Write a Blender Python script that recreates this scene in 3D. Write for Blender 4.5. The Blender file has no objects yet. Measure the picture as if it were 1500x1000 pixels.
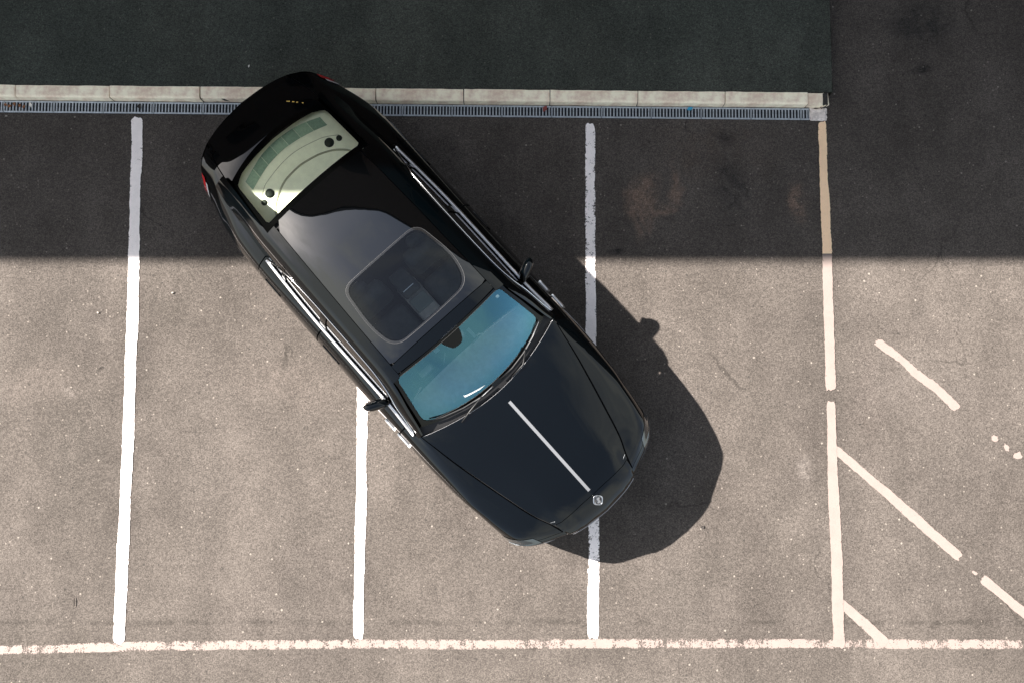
import bpy, bmesh, math, random
from mathutils import Vector
R = math.radians
random.seed(11)
scene = bpy.context.scene
C = scene.collection

# ------------------------------------------------------------------ camera
CAM_H, TILT, FPX = 7.98, R(4.4), 1192.0
cam_d = bpy.data.cameras.new('camera'); cam = bpy.data.objects.new('camera', cam_d); C.objects.link(cam)
cam.location = (0, 0, CAM_H); cam.rotation_euler = (TILT, 0, 0)
cam_d.sensor_width = 36; cam_d.sensor_fit = 'HORIZONTAL'; cam_d.lens = 36 * FPX / 1500
cam_d.clip_start = .1; cam_d.clip_end = 3000
scene.camera = cam

# ------------------------------------------------------------------ light
SUN_EL, SUN_AZ = 38.7, 161.0            # the sun stands towards this world heading (degrees from +X)
sv = Vector((math.cos(R(SUN_AZ)) * math.cos(R(SUN_EL)), math.sin(R(SUN_AZ)) * math.cos(R(SUN_EL)), math.sin(R(SUN_EL))))
sun_d = bpy.data.lights.new('sun', 'SUN'); sun = bpy.data.objects.new('sun', sun_d); C.objects.link(sun)
sun.location = sv * 30; sun.rotation_euler = sv.to_track_quat('Z', 'Y').to_euler()
sun_d.energy = 5.0; sun_d.angle = R(.5); sun_d.color = (1, .93, .86)

world = bpy.data.worlds.new('World'); scene.world = world; world.use_nodes = True
wn = world.node_tree.nodes; wl = world.node_tree.links
bg = wn['Background']; bg.inputs['Strength'].default_value = .05
sky = wn.new('ShaderNodeTexSky'); sky.sky_type = 'NISHITA'; sky.sun_disc = False
sky.sun_elevation = R(SUN_EL); sky.sun_rotation = R(90 - SUN_AZ)
sky.air_density = 1.0; sky.dust_density = 1.6; sky.ozone_density = 1.0
tc = wn.new('ShaderNodeTexCoord')
n1 = wn.new('ShaderNodeTexNoise'); n1.inputs['Scale'].default_value = 1.2; n1.inputs['Detail'].default_value = 7
n1.inputs['Roughness'].default_value = .58; n1.inputs['Distortion'].default_value = .4
cr = wn.new('ShaderNodeValToRGB'); cr.color_ramp.elements[0].position = .44; cr.color_ramp.elements[1].position = .60
cr.color_ramp.elements[0].color = (.0, .0, .0, 1); cr.color_ramp.elements[1].color = (.8, .8, .8, 1)
mx = wn.new('ShaderNodeMixRGB'); mx.inputs[2].default_value = (4.7, 4.8, 4.4, 1)
mp = wn.new('ShaderNodeMapping'); mp.inputs['Location'].default_value = (-5.22, 1.53, 8.2)
wl.new(tc.outputs['Generated'], mp.inputs[0]); wl.new(mp.outputs[0], n1.inputs['Vector']); wl.new(n1.outputs['Fac'], cr.inputs['Fac'])
wl.new(cr.outputs['Color'], mx.inputs['Fac']); hs = wn.new('ShaderNodeHueSaturation'); hs.inputs['Saturation'].default_value = .62
wl.new(sky.outputs['Color'], hs.inputs['Color']); wl.new(hs.outputs['Color'], mx.inputs[1]); wl.new(mx.outputs['Color'], bg.inputs['Color'])

scene.view_settings.view_transform = 'Standard'; scene.view_settings.look = 'None'
scene.view_settings.exposure = 2.4; scene.view_settings.gamma = 1
scene.view_settings.use_curve_mapping = False
scene.render.engine = 'CYCLES'
scene.cycles.max_bounces = 8; scene.cycles.transparent_max_bounces = 12

# ------------------------------------------------------------------ helpers
def unproject(u, v, z=0.0):
    """real ground position (metres) of a measured point"""
    c, s = math.cos(TILT), math.sin(TILT)
    x = (u - 750) / FPX; y = (500 - v) / FPX
    d = (x, y * c + s, y * s - c); t = (CAM_H - z) / (-d[2])
    return (d[0] * t, d[1] * t)

def tag(o, label=None, cat=None, group=None, kind=None):
    if label: o['label'] = label
    if cat: o['category'] = cat
    if group: o['group'] = group
    if kind: o['kind'] = kind
    return o

def mesh_obj(name, verts, faces, mat, parent=None, smooth=True, uvs=None):
    me = bpy.data.meshes.new(name); me.from_pydata(verts, [], faces); me.validate()
    if uvs:
        ul = me.uv_layers.new(name='UVMap')
        for lp in me.loops: ul.data[lp.index].uv = uvs[lp.vertex_index]
    if mat: me.materials.append(mat)
    if smooth:
        for p in me.polygons: p.use_smooth = True
    o = bpy.data.objects.new(name, me); C.objects.link(o)
    if parent: o.parent = parent
    return o

def bm_obj(name, bm, mat, parent=None, smooth=False):
    me = bpy.data.meshes.new(name); bm.to_mesh(me); bm.free()
    me.materials.append(mat)
    if smooth:
        for p in me.polygons: p.use_smooth = True
    o = bpy.data.objects.new(name, me); C.objects.link(o)
    if parent: o.parent = parent
    return o

def box_bm(sx, sy, sz, bev=0.0, seg=2, loc=(0, 0, 0), bm=None, rot=None):
    b = bmesh.new(); bmesh.ops.create_cube(b, size=1)
    for v in b.verts: v.co = Vector((v.co.x * sx, v.co.y * sy, v.co.z * sz))
    if bev: bmesh.ops.bevel(b, geom=b.edges[:], offset=bev, segments=seg, profile=.5, affect='EDGES')
    for v in b.verts:
        if rot is not None:
            v.co.rotate(rot)
        v.co += Vector(loc)
    if bm is None: return b
    me = bpy.data.meshes.new('tmp'); b.to_mesh(me); b.free(); bm.from_mesh(me); bpy.data.meshes.remove(me)
    return bm

def empty(name, loc=(0, 0, 0), rz=0, parent=None):
    o = bpy.data.objects.new(name, None); C.objects.link(o); o.location = loc; o.rotation_euler = (0, 0, rz)
    o.empty_display_size = .2
    if parent: o.parent = parent
    return o

def tube(name, pts, r, mat, parent, n=6, closed=False, flat=1.0):
    """tube along 3D points; flat squashes its height"""
    V, Fc = [], []; m = len(pts); P3 = [Vector(p) for p in pts]
    for i, p in enumerate(P3):
        a = P3[(i - 1) % m] if (closed or i > 0) else p; b = P3[(i + 1) % m] if (closed or i < m - 1) else p
        t = (b - a).normalized(); up = Vector((0, 0, 1))
        if abs(t.z) > .95: up = Vector((1, 0, 0))
        s = t.cross(up).normalized(); w = s.cross(t).normalized()
        for k in range(n):
            an = 2 * math.pi * k / n
            V.append(p + s * (math.cos(an) * r) + w * (math.sin(an) * r * flat))
    for i in range(m if closed else m - 1):
        j = (i + 1) % m
        for k in range(n): Fc.append((i * n + k, i * n + (k + 1) % n, j * n + (k + 1) % n, j * n + k))
    if not closed:
        Fc.append(tuple(range(n))); Fc.append(tuple((m - 1) * n + k for k in reversed(range(n))))
    return mesh_obj(name, [tuple(v) for v in V], Fc, mat, parent)

def curve(tab, x):
    """smooth interpolation through (x, y) pairs, no overshoot"""
    if x <= tab[0][0]: return tab[0][1]
    if x >= tab[-1][0]: return tab[-1][1]
    n = len(tab)
    for i in range(n - 1):
        if tab[i][0] <= x <= tab[i + 1][0]: break
    def sl(k): return (tab[k + 1][1] - tab[k][1]) / (tab[k + 1][0] - tab[k][0])
    def tg(k):
        if k == 0: return sl(0)
        if k == n - 1: return sl(n - 2)
        a, b = sl(k - 1), sl(k)
        return 0 if a * b <= 0 else 2 * a * b / (a + b)
    h = tab[i + 1][0] - tab[i][0]; t = (x - tab[i][0]) / h
    return ((2 * t ** 3 - 3 * t * t + 1) * tab[i][1] + (t ** 3 - 2 * t * t + t) * h * tg(i)
            + (-2 * t ** 3 + 3 * t * t) * tab[i + 1][1] + (t ** 3 - t * t) * h * tg(i + 1))

def sstep(a, b, x):
    t = max(0, min(1, (x - a) / (b - a))); return t * t * (3 - 2 * t)

# ------------------------------------------------------------------ materials
class NT:
    def __init__(s, name):
        s.m = bpy.data.materials.new(name); s.m.use_nodes = True; s.t = s.m.node_tree; s.n = s.t.nodes; s.l = s.t.links
        s.b = s.n['Principled BSDF']; s.out = s.n['Material Output']
        s.tc = s.n.new('ShaderNodeTexCoord'); s.co = s.tc.outputs['Object']
    def noise(s, sc, det=2, rough=.5, co=None, dist=0):
        n = s.n.new('ShaderNodeTexNoise'); n.inputs['Scale'].default_value = sc; n.inputs['Detail'].default_value = det
        n.inputs['Roughness'].default_value = rough; n.inputs['Distortion'].default_value = dist
        s.l.new(co or s.co, n.inputs['Vector']); return n.outputs['Fac']
    def voro(s, sc, out='Color', feat='F1', co=None):
        n = s.n.new('ShaderNodeTexVoronoi'); n.inputs['Scale'].default_value = sc; n.feature = feat
        s.l.new(co or s.co, n.inputs['Vector']); return n.outputs[out]
    def math(s, op, a, b=None, c=None, clamp=False):
        n = s.n.new('ShaderNodeMath'); n.operation = op; n.use_clamp = clamp
        for i, q in enumerate((a, b, c)):
            if q is None: continue
            if isinstance(q, (int, float)): n.inputs[i].default_value = q
            else: s.l.new(q, n.inputs[i])
        return n.outputs[0]
    def map(s, v, a, b, c=0., d=1., smooth=True):
        n = s.n.new('ShaderNodeMapRange'); n.interpolation_type = 'SMOOTHSTEP' if smooth else 'LINEAR'; n.clamp = True
        s.l.new(v, n.inputs['Value'])
        for k, q in zip(('From Min', 'From Max', 'To Min', 'To Max'), (a, b, c, d)): n.inputs[k].default_value = q
        return n.outputs['Result']
    def mix(s, f, a, b, mode='MIX'):
        n = s.n.new('ShaderNodeMixRGB'); n.blend_type = mode
        for k, q in ((0, f), (1, a), (2, b)):
            if isinstance(q, (int, float)): n.inputs[k].default_value = q
            elif isinstance(q, tuple): n.inputs[k].default_value = (*q, 1)
            else: s.l.new(q, n.inputs[k])
        return n.outputs[0]
    def sep(s, co=None):
        n = s.n.new('ShaderNodeSeparateXYZ'); s.l.new(co or s.co, n.inputs[0]); return n.outputs
    def scale(s, sx, sy, sz, loc=(0, 0, 0)):
        n = s.n.new('ShaderNodeMapping'); n.inputs['Scale'].default_value = (sx, sy, sz); n.inputs['Location'].default_value = loc
        s.l.new(s.co, n.inputs[0]); return n.outputs[0]
    def blob(s, x, y, rx, ry, co):
        """soft spot of dirt round a ground position, 1 in the middle"""
        o = s.sep(co)
        a = s.math('DIVIDE', s.math('SUBTRACT', o[0], x), rx); b = s.math('DIVIDE', s.math('SUBTRACT', o[1], y), ry)
        d = s.math('SQRT', s.math('ADD', s.math('MULTIPLY', a, a), s.math('MULTIPLY', b, b)))
        return s.map(d, 0.15, 1.0, 1, 0)
    def bump(s, h, st, dist=.01):
        n = s.n.new('ShaderNodeBump'); n.inputs['Strength'].default_value = st; n.inputs['Distance'].default_value = dist
        s.l.new(h, n.inputs['Height']); s.l.new(n.outputs[0], s.b.inputs['Normal'])
    def col(s, c):
        if isinstance(c, tuple): s.b.inputs['Base Color'].default_value = (*c, 1)
        else: s.l.new(c, s.b.inputs['Base Color'])
    def rough(s, r):
        if isinstance(r, (int, float)): s.b.inputs['Roughness'].default_value = r
        else: s.l.new(r, s.b.inputs['Roughness'])

def asphalt(name, base, tint2, lumps=True, chips=.5, stains=True):
    chips *= .7
    k = NT(name)
    wob = k.n.new('ShaderNodeVectorMath'); wob.operation = 'ADD'
    nv = k.n.new('ShaderNodeTexNoise'); nv.inputs['Scale'].default_value = 2.3; nv.inputs['Detail'].default_value = 5; k.l.new(k.co, nv.inputs['Vector'])
    sc = k.n.new('ShaderNodeVectorMath'); sc.operation = 'MULTIPLY_ADD'; sc.inputs[1].default_value = (.5, .5, 0); sc.inputs[2].default_value = (-.25, -.25, 0)
    k.l.new(nv.outputs['Color'], sc.inputs[0]); k.l.new(k.co, wob.inputs[0]); k.l.new(sc.outputs[0], wob.inputs[1]); wco = wob.outputs[0]
    big = k.noise(.55, 5, .6); mid = k.noise(3.2, 5, .65); stre = k.noise(1.0, 4, .6, k.scale(1.5, .35, 1, (3, 1, 0)))
    c = k.mix(k.map(big, .35, .65), base, tint2)
    c = k.mix(1, c, k.map(mid, .3, .7, .9, 1.1), 'MULTIPLY')
    c = k.mix(1, c, k.map(stre, .3, .7, .88, 1.14), 'MULTIPLY')
    if stains:
        patchy = k.map(k.noise(8, 6, .75, wco), .36, .62, .15, 1.15)
        def spot(px, py, rx, ry, col, amt):
            nonlocal c
            X, Y = unproject(px, py); f = k.math('MULTIPLY', k.math('MULTIPLY', k.blob(X, Y, rx, ry, wco), patchy), amt)
            c = k.mix(f, c, col)
        rust = (.15, .108, .085)
        spot(945, 300, .24, .42, rust, 1.0); spot(978, 306, .14, .13, rust, 1.0); spot(992, 270, .1, .26, rust, .8)
        spot(1168, 298, .15, .34, rust, .9); spot(1040, 220, .9, .5, (.075, .058, .047), .45)
        spot(1075, 275, .34, .5, (.02, .02, .02), .6); spot(1060, 205, .12, .12, (.018, .018, .018), .6)
        spot(862, 205, .09, .09, (.012, .012, .012), .85); spot(890, 360, .12, .1, (.018, .018, .018), .7)
        spot(900, 20, .5, .5, (.03, .03, .03), .4)
        spot(120, 440, .5, .7, (.045, .04, .036), .4); spot(250, 430, .4, .5, (.045, .04, .035), .45)
        spot(110, 650, .5, 1.2, (.04, .036, .032), .4); spot(300, 700, .35, 1.0, (.045, .04, .036), .3)
        spot(420, 560, .7, .35, (.105, .09, .08), .5); spot(60, 560, .7, .3, (.105, .09, .08), .5)
        spot(1040, 650, .6, .8, (.09, .078, .07), .25); spot(1330, 560, .9, .5, (.098, .086, .078), .4)
        spot(1000, 860, .5, .6, (.05, .045, .04), .3); spot(60, 960, 1.0, .5, (.042, .037, .032), .45)
        spot(1350, 30, .5, .4, (.02, .02, .02), .6); spot(1352, 96, .14, .1, (.014, .014, .014), .8); spot(1270, 600, .3, 1.2, (.06, .05, .045), .3)
        spot(150, 543, .035, .03, (.008, .008, .008), 1); spot(1180, 690, .12, .18, (.13, .115, .105), .5); spot(100, 575, .12, .1, (.12, .105, .095), .5)
        spot(1345, 460, .12, .16, (.045, .04, .036), .5); spot(740, 850, .5, .4, (.055, .048, .043), .3)
        # the faint laying seam that runs along the bays just above the long line
        xy = k.sep(wco); yy = k.sep()[1]; ys = unproject(400, 911)[1]
        dd = k.math('ABSOLUTE', k.math('SUBTRACT', k.math('ADD', yy, k.math('MULTIPLY', k.noise(1.5, 3), .05)), ys + .025))
        seam = k.math('MULTIPLY', k.map(dd, .0, .045, 1, 0), k.map(k.noise(2.2, 4, .7), .4, .62))
        c = k.mix(k.math('MULTIPLY', seam, .55), c, (.028, .025, .022))
        # hairline cracks
        ck = k.voro(.55, 'Distance', 'DISTANCE_TO_EDGE', wco)
        crk = k.math('MULTIPLY', k.map(ck, .0, .007, 1, 0), k.map(k.noise(.8, 2), .52, .6))
        c = k.mix(k.math('MULTIPLY', crk, .5), c, (.02, .018, .016))
    g1 = k.noise(75, 3, .75); g2 = k.sep(k.voro(110))[0]; g3 = k.noise(28, 2, .6)
    c = k.mix(1, c, k.map(g1, .3, .7, .58, 1.46, False), 'MULTIPLY')
    c = k.mix(1, c, k.map(g2, 0, 1, .74, 1.28, False), 'MULTIPLY')
    c = k.mix(1, c, k.map(g3, .3, .7, .88, 1.12), 'MULTIPLY')
    # pale stone chips and dark pits
    vd = k.voro(26, 'Distance'); vr = k.sep(k.voro(26))
    chip = k.math('MULTIPLY', k.map(vd, .16, .24, 1, 0), k.map(vr[0], .93, .95)); c = k.mix(k.math('MULTIPLY', chip, chips), c, (.34, .3, .26))
    pit = k.math('MULTIPLY', k.map(vd, .2, .3, 1, 0), k.map(vr[1], .94, .96)); c = k.mix(k.math('MULTIPLY', pit, .55), c, (.02, .02, .019))
    vd2 = k.voro(6.0, 'Distance'); vr2 = k.sep(k.voro(6.0))
    chip2 = k.math('MULTIPLY', k.map(vd2, .045, .07, 1, 0), k.map(vr2[2], .74, .76)); c = k.mix(k.math('MULTIPLY', chip2, chips), c, (.42, .38, .33))
    k.col(c); k.rough(.92); k.b.inputs['Specular IOR Level'].default_value = .08
    k.bump(k.math('ADD', g1, k.math('MULTIPLY', g2, .5)), .55, .006)
    return k.m

def paint_line(name, colour, wear, bands=0.0):
    k = NT(name); uv = k.sep(k.tc.outputs['UV'])
    e = k.math('MULTIPLY', k.math('ABSOLUTE', k.math('SUBTRACT', uv[1], .5)), 2.0)         # 0 middle, 1 edge
    fine = k.noise(70, 4, .75); med = k.noise(13, 4, .7); lng = k.noise(1.7, 3, .6)
    v = k.math('ADD', k.math('MULTIPLY', fine, .55), k.math('MULTIPLY', med, .45))
    v = k.math('ADD', v, k.math('MULTIPLY', k.map(e, .55, 1.0), .055 + wear * .12))
    v = k.math('ADD', v, k.math('MULTIPLY', k.math('SUBTRACT', lng, .5), .25 + wear * .35))
    if bands:
        st = k.noise(9, 3, .7, k.scale(1.8, .12, 1)); v = k.math('ADD', v, k.math('MULTIPLY', k.math('SUBTRACT', st, .5), bands))
    hole = k.map(v, .68 - wear, .72 - wear, 0, 1)
    dirt = k.mix(k.map(k.noise(7, 5, .7), .35, .75, 0, .35), colour, tuple(c * .72 for c in colour))
    dirt = k.mix(k.map(k.noise(120, 2), .62, .72, 0, .4), dirt, tuple(c * .45 for c in colour))
    k.col(dirt); k.rough(.75); k.bump(fine, .3, .003)
    tr = k.n.new('ShaderNodeBsdfTransparent'); ms = k.n.new('ShaderNodeMixShader')
    k.l.new(hole, ms.inputs[0]); k.l.new(k.b.outputs[0], ms.inputs[1]); k.l.new(tr.outputs[0], ms.inputs[2]); k.l.new(ms.outputs[0], k.out.inputs[0])
    return k.m

def simple(name, colour, rough=.5, metal=0., coat=0., ior=1.5, var=.0, vs=20., bump=0., coatr=.03, spec=.5):
    k = NT(name)
    if var: k.col(k.mix(k.map(k.noise(vs, 4, .65), .3, .7), tuple(c * (1 - var) for c in colour), tuple(min(1, c * (1 + var)) for c in colour)))
    else: k.col(colour)
    k.rough(rough); k.b.inputs['Metallic'].default_value = metal; k.b.inputs['IOR'].default_value = ior
    k.b.inputs['Coat Weight'].default_value = coat; k.b.inputs['Coat Roughness'].default_value = coatr
    k.b.inputs['Specular IOR Level'].default_value = spec
    if bump: k.bump(k.noise(vs * 3, 3), bump, .003)
    return k.m

def glass(name, tint, gloss, ior=1.5, rough=.01, body=None):
    """tinted pane: what is behind shows through the tint, the surface mirrors by Fresnel"""
    k = NT(name); k.n.remove(k.b)
    tr = k.n.new('ShaderNodeBsdfTransparent'); tr.inputs[0].default_value = (*tint, 1)
    gl = k.n.new('ShaderNodeBsdfGlossy'); gl.inputs['Color'].default_value = (*gloss, 1); gl.inputs['Roughness'].default_value = rough
    fr = k.n.new('ShaderNodeFresnel'); fr.inputs['IOR'].default_value = ior
    ms = k.n.new('ShaderNodeMixShader'); k.l.new(fr.outputs[0], ms.inputs[0]); k.l.new(tr.outputs[0], ms.inputs[1]); k.l.new(gl.outputs[0], ms.inputs[2])
    k.l.new(ms.outputs[0], k.out.inputs[0]); return k.m

M = {}
M['asphalt'] = asphalt('asphalt', (.075, .0655, .0585), (.0625, .0545, .0485))
M['green_tarmac'] = asphalt('green_tarmac', (.056, .060, .051), (.045, .050, .043), chips=.3, stains=False)
M['white_paint'] = paint_line('white_paint', (.92, .85, .82), .045)
M['white_worn'] = paint_line('white_worn_paint', (.92, .86, .84), .10)
M['cream_paint'] = paint_line('cream_paint', (.197, .158, .142), .03)  # sunlit copy: darkened so full sun leaves it cream
M['cream_worn'] = paint_line('cream_worn_paint', (.197, .158, .142), .145, .3)
M['yellow_cream_shade'] = paint_line('cream_paint_in_shade', (.95, .67, .43), .07)  # lighter copy of the cream, for the stretch in the building's shade
M['stone'] = simple('kerb_stone', (.97, .74, .57), .9, var=.24, vs=9, bump=.4)
M['mortar'] = simple('dark_mortar', (.03, .028, .025), .95, var=.3, vs=30)
M['galv'] = simple('galvanised_steel', (.42, .46, .5), .5, metal=.55, var=.2, vs=25)
M['drain_dark'] = simple('drain_trough_dark', (.012, .016, .022), .9, var=.4, vs=40)  # even near-black tone of the flat sheet under the bars
M['brick'] = simple('shaded_brick', (.06, .045, .038), .9, var=.25, vs=6, bump=.2)
M['paint'] = simple('midnight_blue_car_paint', (.0002, .0006, .0009), .5, coat=1.0, ior=1.5, coatr=.02, spec=.0)
M['paint'].node_tree.nodes['Principled BSDF'].inputs['Coat IOR'].default_value = 1.48
M['roof_glass'] = simple('black_roof_glass', (.0003, .0004, .0005), .02, coat=1.0, ior=1.6, coatr=.0)
M['black'] = simple('black_plastic', (.0025, .0025, .003), .55, var=.2)
M['inner'] = simple('unlit_inner_body', (.002, .002, .0025), .9)
M['chrome'] = simple('chrome_trim', (.78, .78, .8), .14, metal=1.0)
M['brushed'] = simple('brushed_aluminium_trim', (.88, .87, .86), .36, metal=1.0)
M['satin'] = simple('satin_silver', (.15, .158, .17), .42, metal=.25)
M['rubber'] = simple('tyre_rubber', (.012, .012, .012), .85, var=.2)
M['rim'] = simple('grey_alloy', (.35, .35, .36), .3, metal=.9)
M['seat'] = simple('charcoal_leather', (.16, .165, .17), .55, var=.15, vs=15)
M['console'] = simple('console_trim', (.32, .36, .36), .4)
M['dash'] = simple('dashboard_vinyl', (.74, .69, .68), .65, var=.1)  # pale tone stands in for cloud reflected in the windscreen
M['cream'] = simple('cream_green_shelf_felt', (.92, .92, .79), .9, var=.05, vs=12)
M['sage'] = simple('sage_green_vent_mesh', (.26, .37, .30), .9, var=.12, vs=60)
M['sage_light'] = simple('pale_sage_vent_mesh', (.34, .46, .37), .9, var=.12, vs=60)
M['speaker'] = simple('speaker_mesh', (.012, .018, .015), .8, var=.3, vs=120)
M['groove'] = simple('felt_groove', (.36, .36, .28), .9)
M['red_lens'] = simple('red_lamp_lens', (.55, .01, .015), .08, coat=1)
M['clear_lens'] = simple('clear_lamp_lens', (.72, .7, .7), .12, coat=1)
M['dark_lens'] = simple('dark_headlamp_lens', (.012, .018, .022), .04, coat=1)
M['gold'] = simple('gold_reflection', (.75, .5, .12), .35, metal=.6)  # colour of a yellow reflection on the boot lid
M['dim_trim'] = simple('smoked_trim', (.10, .11, .12), .35, metal=.4)
M['frit'] = simple('black_glass_edge', (.0004, .0005, .0005), .12, coat=.25, spec=.1)
M['wglass'] = glass('teal_coated_windscreen', (.84, .90, .91), (.32, .80, 1.0), 2.4)
M['rglass'] = glass('green_tinted_glass', (.95, .99, .92), (1, 1, 1), 1.5, .05)
M['sglass'] = glass('dark_side_glass', (.12, .13, .13), (1, 1, 1), 2.4)
M['sunroof'] = glass('dark_sunroof_glass', (.46, .50, .50), (.95, .97, 1), 1.5)
M['leaf'] = simple('dead_leaf', (.22, .09, .04), .8, var=.3, vs=60)
M['leaf_red'] = simple('red_brown_leaf', (.2, .045, .04), .8, var=.3, vs=60)
M['leaf_dark'] = simple('blackened_leaf', (.02, .016, .014), .8, var=.3, vs=60)
M['paper'] = simple('pale_paper', (.75, .72, .66), .8, var=.1)
M['pebble'] = simple('grubby_pale_scrap', (.28, .25, .22), .8)
M['blue'] = simple('blue_plastic', (.03, .30, .5), .5)
M['cement'] = simple('whitewashed_cement', (.62, .56, .52), .9, var=.25, vs=30, bump=.4)

# ------------------------------------------------------------------ ground
g = 700
tag(mesh_obj('asphalt_ground', [(-g, -g, 0), (g, -g, 0), (g, g, 0), (-g, g, 0)], [(0, 1, 2, 3)], M['asphalt'], smooth=False), kind='structure')

XE = 3.165                               # east end of the raised footway
def kerb_top(x): return 3.163 - .0098 * (x + 5.16)       # back edge of the kerb line
def kerb_bot(x): return kerb_top(x) - .118
# raised green footway behind the kerb
V = []; n = 60
xs_ = [-30 + (XE + .02 + 30) * i / n for i in range(n + 1)]
for x in xs_: V += [(x, kerb_top(max(x, -6)) + .004, .105), (x, 5.3, .105)]
Fc = [(2 * i, 2 * i + 2, 2 * i + 3, 2 * i + 1) for i in range(n)]
m0 = len(V)
ye = [kerb_top(XE) + .004 + (5.3 - kerb_top(XE) - .004) * j / 60 for j in range(61)]
for j, y in enumerate(ye):
    w = random.uniform(-.004, .008); V += [(XE + .02 + w, y, .105), (XE + .028 + w, y, -.02)]
for j in range(60): a = m0 + 2 * j; Fc.append((a, a + 1, a + 3, a + 2))
tag(mesh_obj('green_footway', V, Fc, M['green_tarmac'], smooth=False), kind='structure')

# kerb: mortar bed with a row of stones
V = []
for x in (-12.0, XE - .02): V += [(x, kerb_bot(x) + .004, .0), (x, kerb_top(x) + .002, .0), (x, kerb_bot(x) + .004, .085), (x, kerb_top(x) + .002, .085)]
kerb = mesh_obj('kerb', V, [(0, 4, 6, 2), (1, 3, 7, 5), (2, 6, 7, 3), (4, 5, 7, 6)], M['mortar'], smooth=False)
tag(kerb, kind='structure')
jx = [-7.6, -6.7, -5.78] + [unproject(u, 140)[0] for u in (32, 168, 299, 426, 553, 680, 805, 932, 1058, 1178)] + [XE]
for i in range(len(jx) - 1):
    a, b = jx[i] + .005, jx[i + 1] - .005; L = b - a; W = .117
    bm = bmesh.new()
    bmesh.ops.create_cube(bm, size=1)
    last = i == len(jx) - 2
    hz = .118 if not last else .09
    for v in bm.verts: v.co = Vector((v.co.x * L, v.co.y * W, v.co.z * hz))
    bmesh.ops.subdivide_edges(bm, edges=[e for e in bm.edges if abs((e.verts[0].co - e.verts[1].co).x) > .05], cuts=11)
    for v in bm.verts:
        v.co.x += random.uniform(-.003, .003) if abs(abs(v.co.x) - L / 2) < .01 else 0
        v.co.y += random.uniform(-.0022, .0022); v.co.z += random.uniform(-.0015, .0015)
        if last and v.co.x > L * .2: v.co.z -= random.uniform(0, .05); v.co.y += random.uniform(-.02, .02)
    ed = [e for e in bm.edges if all(v.co.z > .03 and v.co.y < -.04 for v in e.verts) and abs(e.verts[0].co.x - e.verts[1].co.x) > .03]
    bmesh.ops.bevel(bm, geom=ed, offset=.022, segments=3, profile=.5, affect='EDGES')
    s = bm_obj('kerb_stone', bm, M['stone'], kerb, True)
    for p in s.data.polygons: p.use_smooth = False
    xm = (a + b) / 2
    s.location = (xm, (kerb_top(xm) + kerb_bot(xm)) / 2 + random.uniform(-.002, .002), .052 + random.uniform(-.004, .003)); s.rotation_euler = (0, random.uniform(-.002, .002), -.0098 + random.uniform(-.002, .002))
    if last: s['label'] = 'short crumbled end stone of the kerb'

# slotted drain in front of the kerb: trough > grates > bars
def drain_y(x): return kerb_bot(x) - .068
DW = .118
xa, xb = -6.6, 2.985
V = []
for x in (xa, xb):
    y = drain_y(x); V += [(x, y - DW / 2, .002), (x, y + DW / 2, .002)]
drain = mesh_obj('drain_channel', V, [(0, 2, 3, 1)], M['drain_dark'], smooth=False)
tag(drain, 'long narrow slotted metal drain running along the foot of the pale kerb', 'drain')
bar_me = None; x = xa; BL = DW - .026
railm = None
while x < xb - .05:
    L = min(.5, xb - x); ym = drain_y(x + L / 2)
    bm = bmesh.new()
    for s in (-1, 1): box_bm(L - .004, .015, .012, .002, 1, (0, s * (DW / 2 - .0075), 0), bm)
    for s in (-1, 1): box_bm(.006, DW - .03, .012, 0, 1, (s * (L / 2 - .005), 0, 0), bm)
    gr = bm_obj('grate', bm, M['galv'], drain); gr.location = (x + L / 2, ym, .010); gr.rotation_euler = (0, 0, -.0098)
    nb = int(round((L - .02) / .0325))
    for k in range(nb):
        if bar_me is None:
            b = bm_obj('grate_bar', box_bm(.0125, BL, .009, .0015, 1), M['galv'], gr); bar_me = b.data
        else:
            b = bpy.data.objects.new('grate_bar', bar_me); C.objects.link(b); b.parent = gr
        b.location = (-L / 2 + .01 + (k + .5) * (L - .02) / nb + random.uniform(-.0015, .0015), 0, 0)
    x += L
# cement haunch that closes the drain at its east end
bm = bmesh.new(); bmesh.ops.create_grid(bm, x_segments=14, y_segments=8, size=.5)
for v in bm.verts:
    e = max(abs(v.co.x), abs(v.co.y)) * 2
    v.co = Vector((v.co.x * .17 + random.uniform(-.006, .006) * (e > .8), v.co.y * .125 + random.uniform(-.006, .006) * (e > .8), (.014 if e < .8 else .002) + random.uniform(0, .004)))
o = bm_obj('cement_patch', bm, M['cement']); o.location = (3.075, drain_y(3.07), .002)
tag(o, 'small rough patch of whitish cement closing the right end of the metal drain', 'cement patch')

# ------------------------------------------------------------------ painted lines
def resample(pts, step):
    out = [pts[0]]
    for a, b in zip(pts, pts[1:]):
        d = math.dist(a, b); n = max(1, int(d / step))
        for i in range(1, n + 1): out.append((a[0] + (b[0] - a[0]) * i / n, a[1] + (b[1] - a[1]) * i / n))
    return out

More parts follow.
